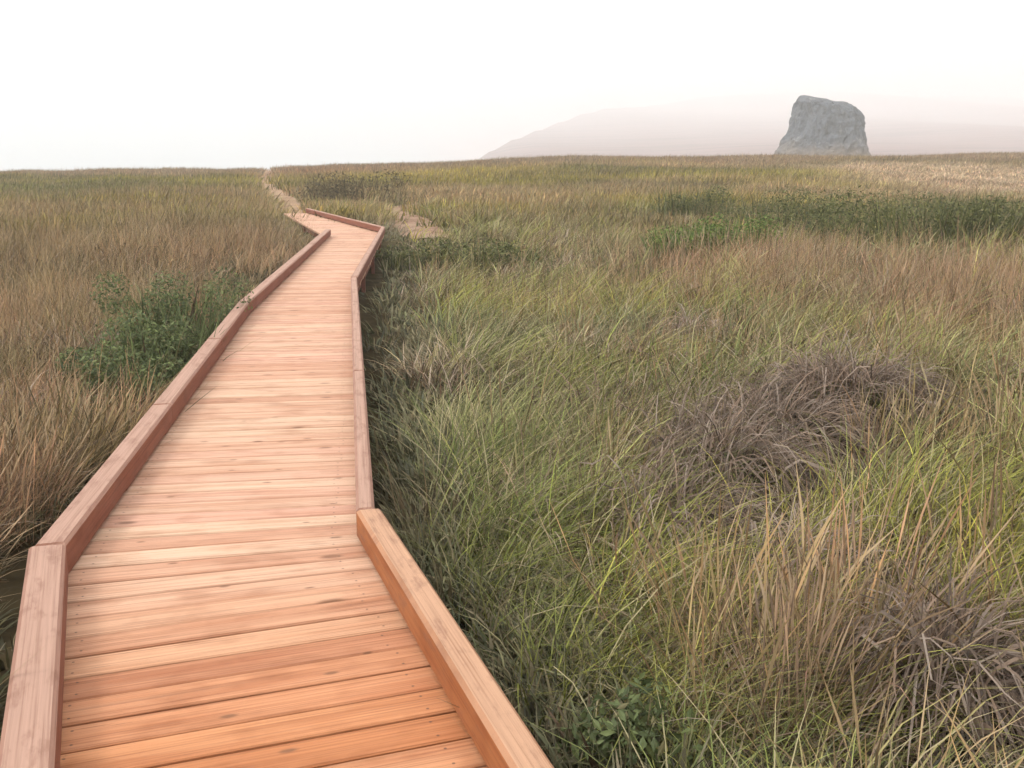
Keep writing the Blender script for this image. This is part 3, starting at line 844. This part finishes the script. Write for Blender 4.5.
# ------------------------------------------------------------------ the sea stack in the fog
def sea_stack():
    Dy = 172.0
    k = Dy / (F * math.cos(PITCH) + 0)      # metres per pixel at that depth, near the horizon
    k = Dy / 1084 * 1.0
    cx = (822 - 512) * k; base_z = -3.2; y152 = EYE + (HOR - 152) * k
    def zz(py): return EYE + (HOR - py) * k
    prof = [(175, 765, 880), (152, 776, 866), (145, 782, 863), (136, 788, 861), (126, 790.5, 857.5), (116, 792.5, 853), (110, 793.5, 849), (106, 794.5, 843), (102, 795, 824), (98.5, 796, 806), (97.3, 797.5, 800)]
    NR, NAg = 70, 160
    V = []; Fc = []
    pys = np.array([p[0] for p in prof][::-1], float); ls = np.array([p[1] for p in prof][::-1], float); rs = np.array([p[2] for p in prof][::-1], float)
    for i in range(NR):
        py = 175 - (175 - 97.3) * (i / (NR - 1)) ** 0.9
        l = (np.interp(py, pys, ls) - 822) * k; r_ = (np.interp(py, pys, rs) - 822) * k
        mx, hw = (l + r_) / 2, (r_ - l) / 2
        for j in range(NAg):
            a = 2 * math.pi * j / NAg
            ca, sa = math.cos(a), math.sin(a)
            e = 0.75
            x = mx + hw * math.copysign(abs(ca) ** e, ca); y = (hw * 0.85 + 0.6) * math.copysign(abs(sa) ** e, sa)
            z = zz(py)
            dirv = Vector((ca, sa, 0))
            n = mnoise.fractal(Vector((x * 0.55, y * 0.55, z * 0.16)), 0.8, 2.1, 5) * 0.55 + mnoise.fractal(Vector((x * 0.25 + 9, y * 0.25, z * 0.3)), 0.9, 2.0, 4) * 0.45
            n2 = mnoise.noise(Vector((x * 1.9, y * 1.9, z * 0.5))) * 0.14
            fade = 1.0 if py > 104 else 0.45
            V.append((x + ca * (n + n2) * fade, y + sa * (n + n2) * 1.3 * fade, z + n * 0.25))
    for i in range(NR - 1):
        for j in range(NAg):
            j2 = (j + 1) % NAg; a = i * NAg
            Fc.append((a + j, a + j2, a + NAg + j2, a + NAg + j))
    Fc.append(tuple((NR - 1) * NAg + j for j in range(NAg)))
    me = bpy.data.meshes.new('sea_stack'); me.from_pydata(V, [], Fc); me.update()
    m, nt, out = new_mat('dark_sandstone')
    g = N(nt, 'ShaderNodeNewGeometry')
    n1 = noise_tex(nt, scaled(nt, g.outputs['Position'], (1, 1, 0.35)), 0.9, 8, 0.65)
    c = ramp(nt, n1, [(0.3, (0.036, 0.044, 0.058)), (0.48, (0.114, 0.127, 0.148)), (0.56, (0.072, 0.078, 0.090)), (0.72, (0.252, 0.260, 0.275))])
    lich = noise_tex(nt, g.outputs['Position'], 0.35, 5)
    sp = N(nt, 'ShaderNodeSeparateXYZ'); nt.links.new(g.outputs['Position'], sp.inputs[0])
    c = mixc(nt, mapr(nt, math_n(nt, 'ADD', sp.outputs[2], math_n(nt, 'MULTIPLY', lich, 4.0)), 3.5, 7.0, 0.75, 0.0), c, (0.22, 0.16, 0.11))
    p = N(nt, 'ShaderNodeBsdfPrincipled'); nt.links.new(c, p.inputs['Base Color']); p.inputs['Roughness'].default_value = 0.9
    bp = N(nt, 'ShaderNodeBump', i_Strength=0.8, i_Distance=0.3); nt.links.new(n1, bp.inputs['Height']); nt.links.new(bp.outputs[0], p.inputs['Normal'])
    nt.links.new(p.outputs[0], out.inputs[0])
    o = link_mesh('sea_stack', me, m, None, (cx, Dy, 0))
    tag(o, 'grey blocky sea stack rising behind the plain in fog', 'rock')
sea_stack()

# ------------------------------------------------------------------ haze
def haze_box(x0, x1, y0, y1, z0, z1, dens):
    bm = bmesh.new(); bmesh.ops.create_cube(bm, size=1)
    for v in bm.verts:
        v.co = Vector((x0 if v.co.x < 0 else x1, y0 if v.co.y < 0 else y1, z0 if v.co.z < 0 else z1))
    me = bpy.data.meshes.new('haze'); bm.to_mesh(me); bm.free()
    m, nt, out = new_mat('fog_air')
    v = N(nt, 'ShaderNodeVolumePrincipled'); v.inputs['Density'].default_value = dens
    v.inputs['Color'].default_value = (1.0, 1.0, 1.0, 1); v.inputs['Anisotropy'].default_value = 0.1
    nt.links.new(v.outputs[0], out.inputs['Volume'])
    o = link_mesh('haze', me, m); o.visible_shadow = True
    tag(o, 'pale sea fog lying over the whole plain', 'fog', kind='stuff')
HAZE = 0.00155
haze_box(-9500, 9500, -5600, 12500, -18, 165, HAZE)

# ------------------------------------------------------------------ light
w = bpy.data.worlds.new('World'); SC.world = w; w.use_nodes = True
nt = w.node_tree; nt.nodes.clear()
SUN_EL, SUN_AZ = 50.0, -115.0            # azimuth from +Y, clockwise; sun behind the left shoulder
sky = N(nt, 'ShaderNodeTexSky', sky_type='NISHITA'); sky.sun_disc = False
sky.sun_elevation = R(SUN_EL); sky.sun_rotation = R(SUN_AZ)
hs = N(nt, 'ShaderNodeHueSaturation'); hs.inputs['Saturation'].default_value = 0.05; nt.links.new(sky.outputs[0], hs.inputs['Color'])
tcw = N(nt, 'ShaderNodeTexCoord')
sx = N(nt, 'ShaderNodeSeparateXYZ'); nt.links.new(tcw.outputs['Generated'], sx.inputs[0])
cn = noise_tex(nt, scaled(nt, tcw.outputs['Generated'], (1.2, 1.2, 3.0)), 1.6, 5, 0.5)
cloud = ramp(nt, cn, [(0.3, (0.91, 0.915, 0.92)), (0.7, (1.0, 1.0, 1.0))])
grad = mapr(nt, sx.outputs[2], 0.0, 0.9, 14.0, 14.5)
grad = math_n(nt, 'MULTIPLY', grad, mapr(nt, sx.outputs[0], -0.05, 0.55, 1.0, 0.52))
cl_ = N(nt, 'ShaderNodeVectorMath', operation='SCALE'); nt.links.new(cloud, cl_.inputs[0]); nt.links.new(grad, cl_.inputs['Scale'])
mx = mixc(nt, 0.85, hs.outputs[0], cl_.outputs[0])
bg = N(nt, 'ShaderNodeBackground'); bg.inputs['Strength'].default_value = 0.10
nt.links.new(mx, bg.inputs[0])
wo = N(nt, 'ShaderNodeOutputWorld'); nt.links.new(bg.outputs[0], wo.inputs[0])

sl = bpy.data.lights.new('sun', 'SUN'); sl.energy = 1.0; sl.angle = R(14); sl.color = (1.0, 0.95, 0.88)
so = bpy.data.objects.new('sun', sl); COL.objects.link(so)
az, el = R(SUN_AZ), R(SUN_EL)
dirs = Vector((math.sin(az) * math.cos(el), math.cos(az) * math.cos(el), math.sin(el)))
so.rotation_euler = (-dirs).to_track_quat('-Z', 'Y').to_euler()

# ------------------------------------------------------------------ render settings
vs = SC.view_settings
vs.view_transform = 'Standard'; vs.look = 'None'; vs.gamma = 1; vs.use_curve_mapping = False
vs.exposure = 0.74
SC.render.engine = 'CYCLES'
cy = SC.cycles
cy.max_bounces = 7; cy.diffuse_bounces = 2; cy.glossy_bounces = 1; cy.transmission_bounces = 2; cy.volume_bounces = 4
cy.use_adaptive_sampling = True; cy.adaptive_threshold = 0.03; cy.adaptive_min_samples = 16
cy.transparent_max_bounces = 4
cy.use_denoising = True
cy.filter_width = 1.5
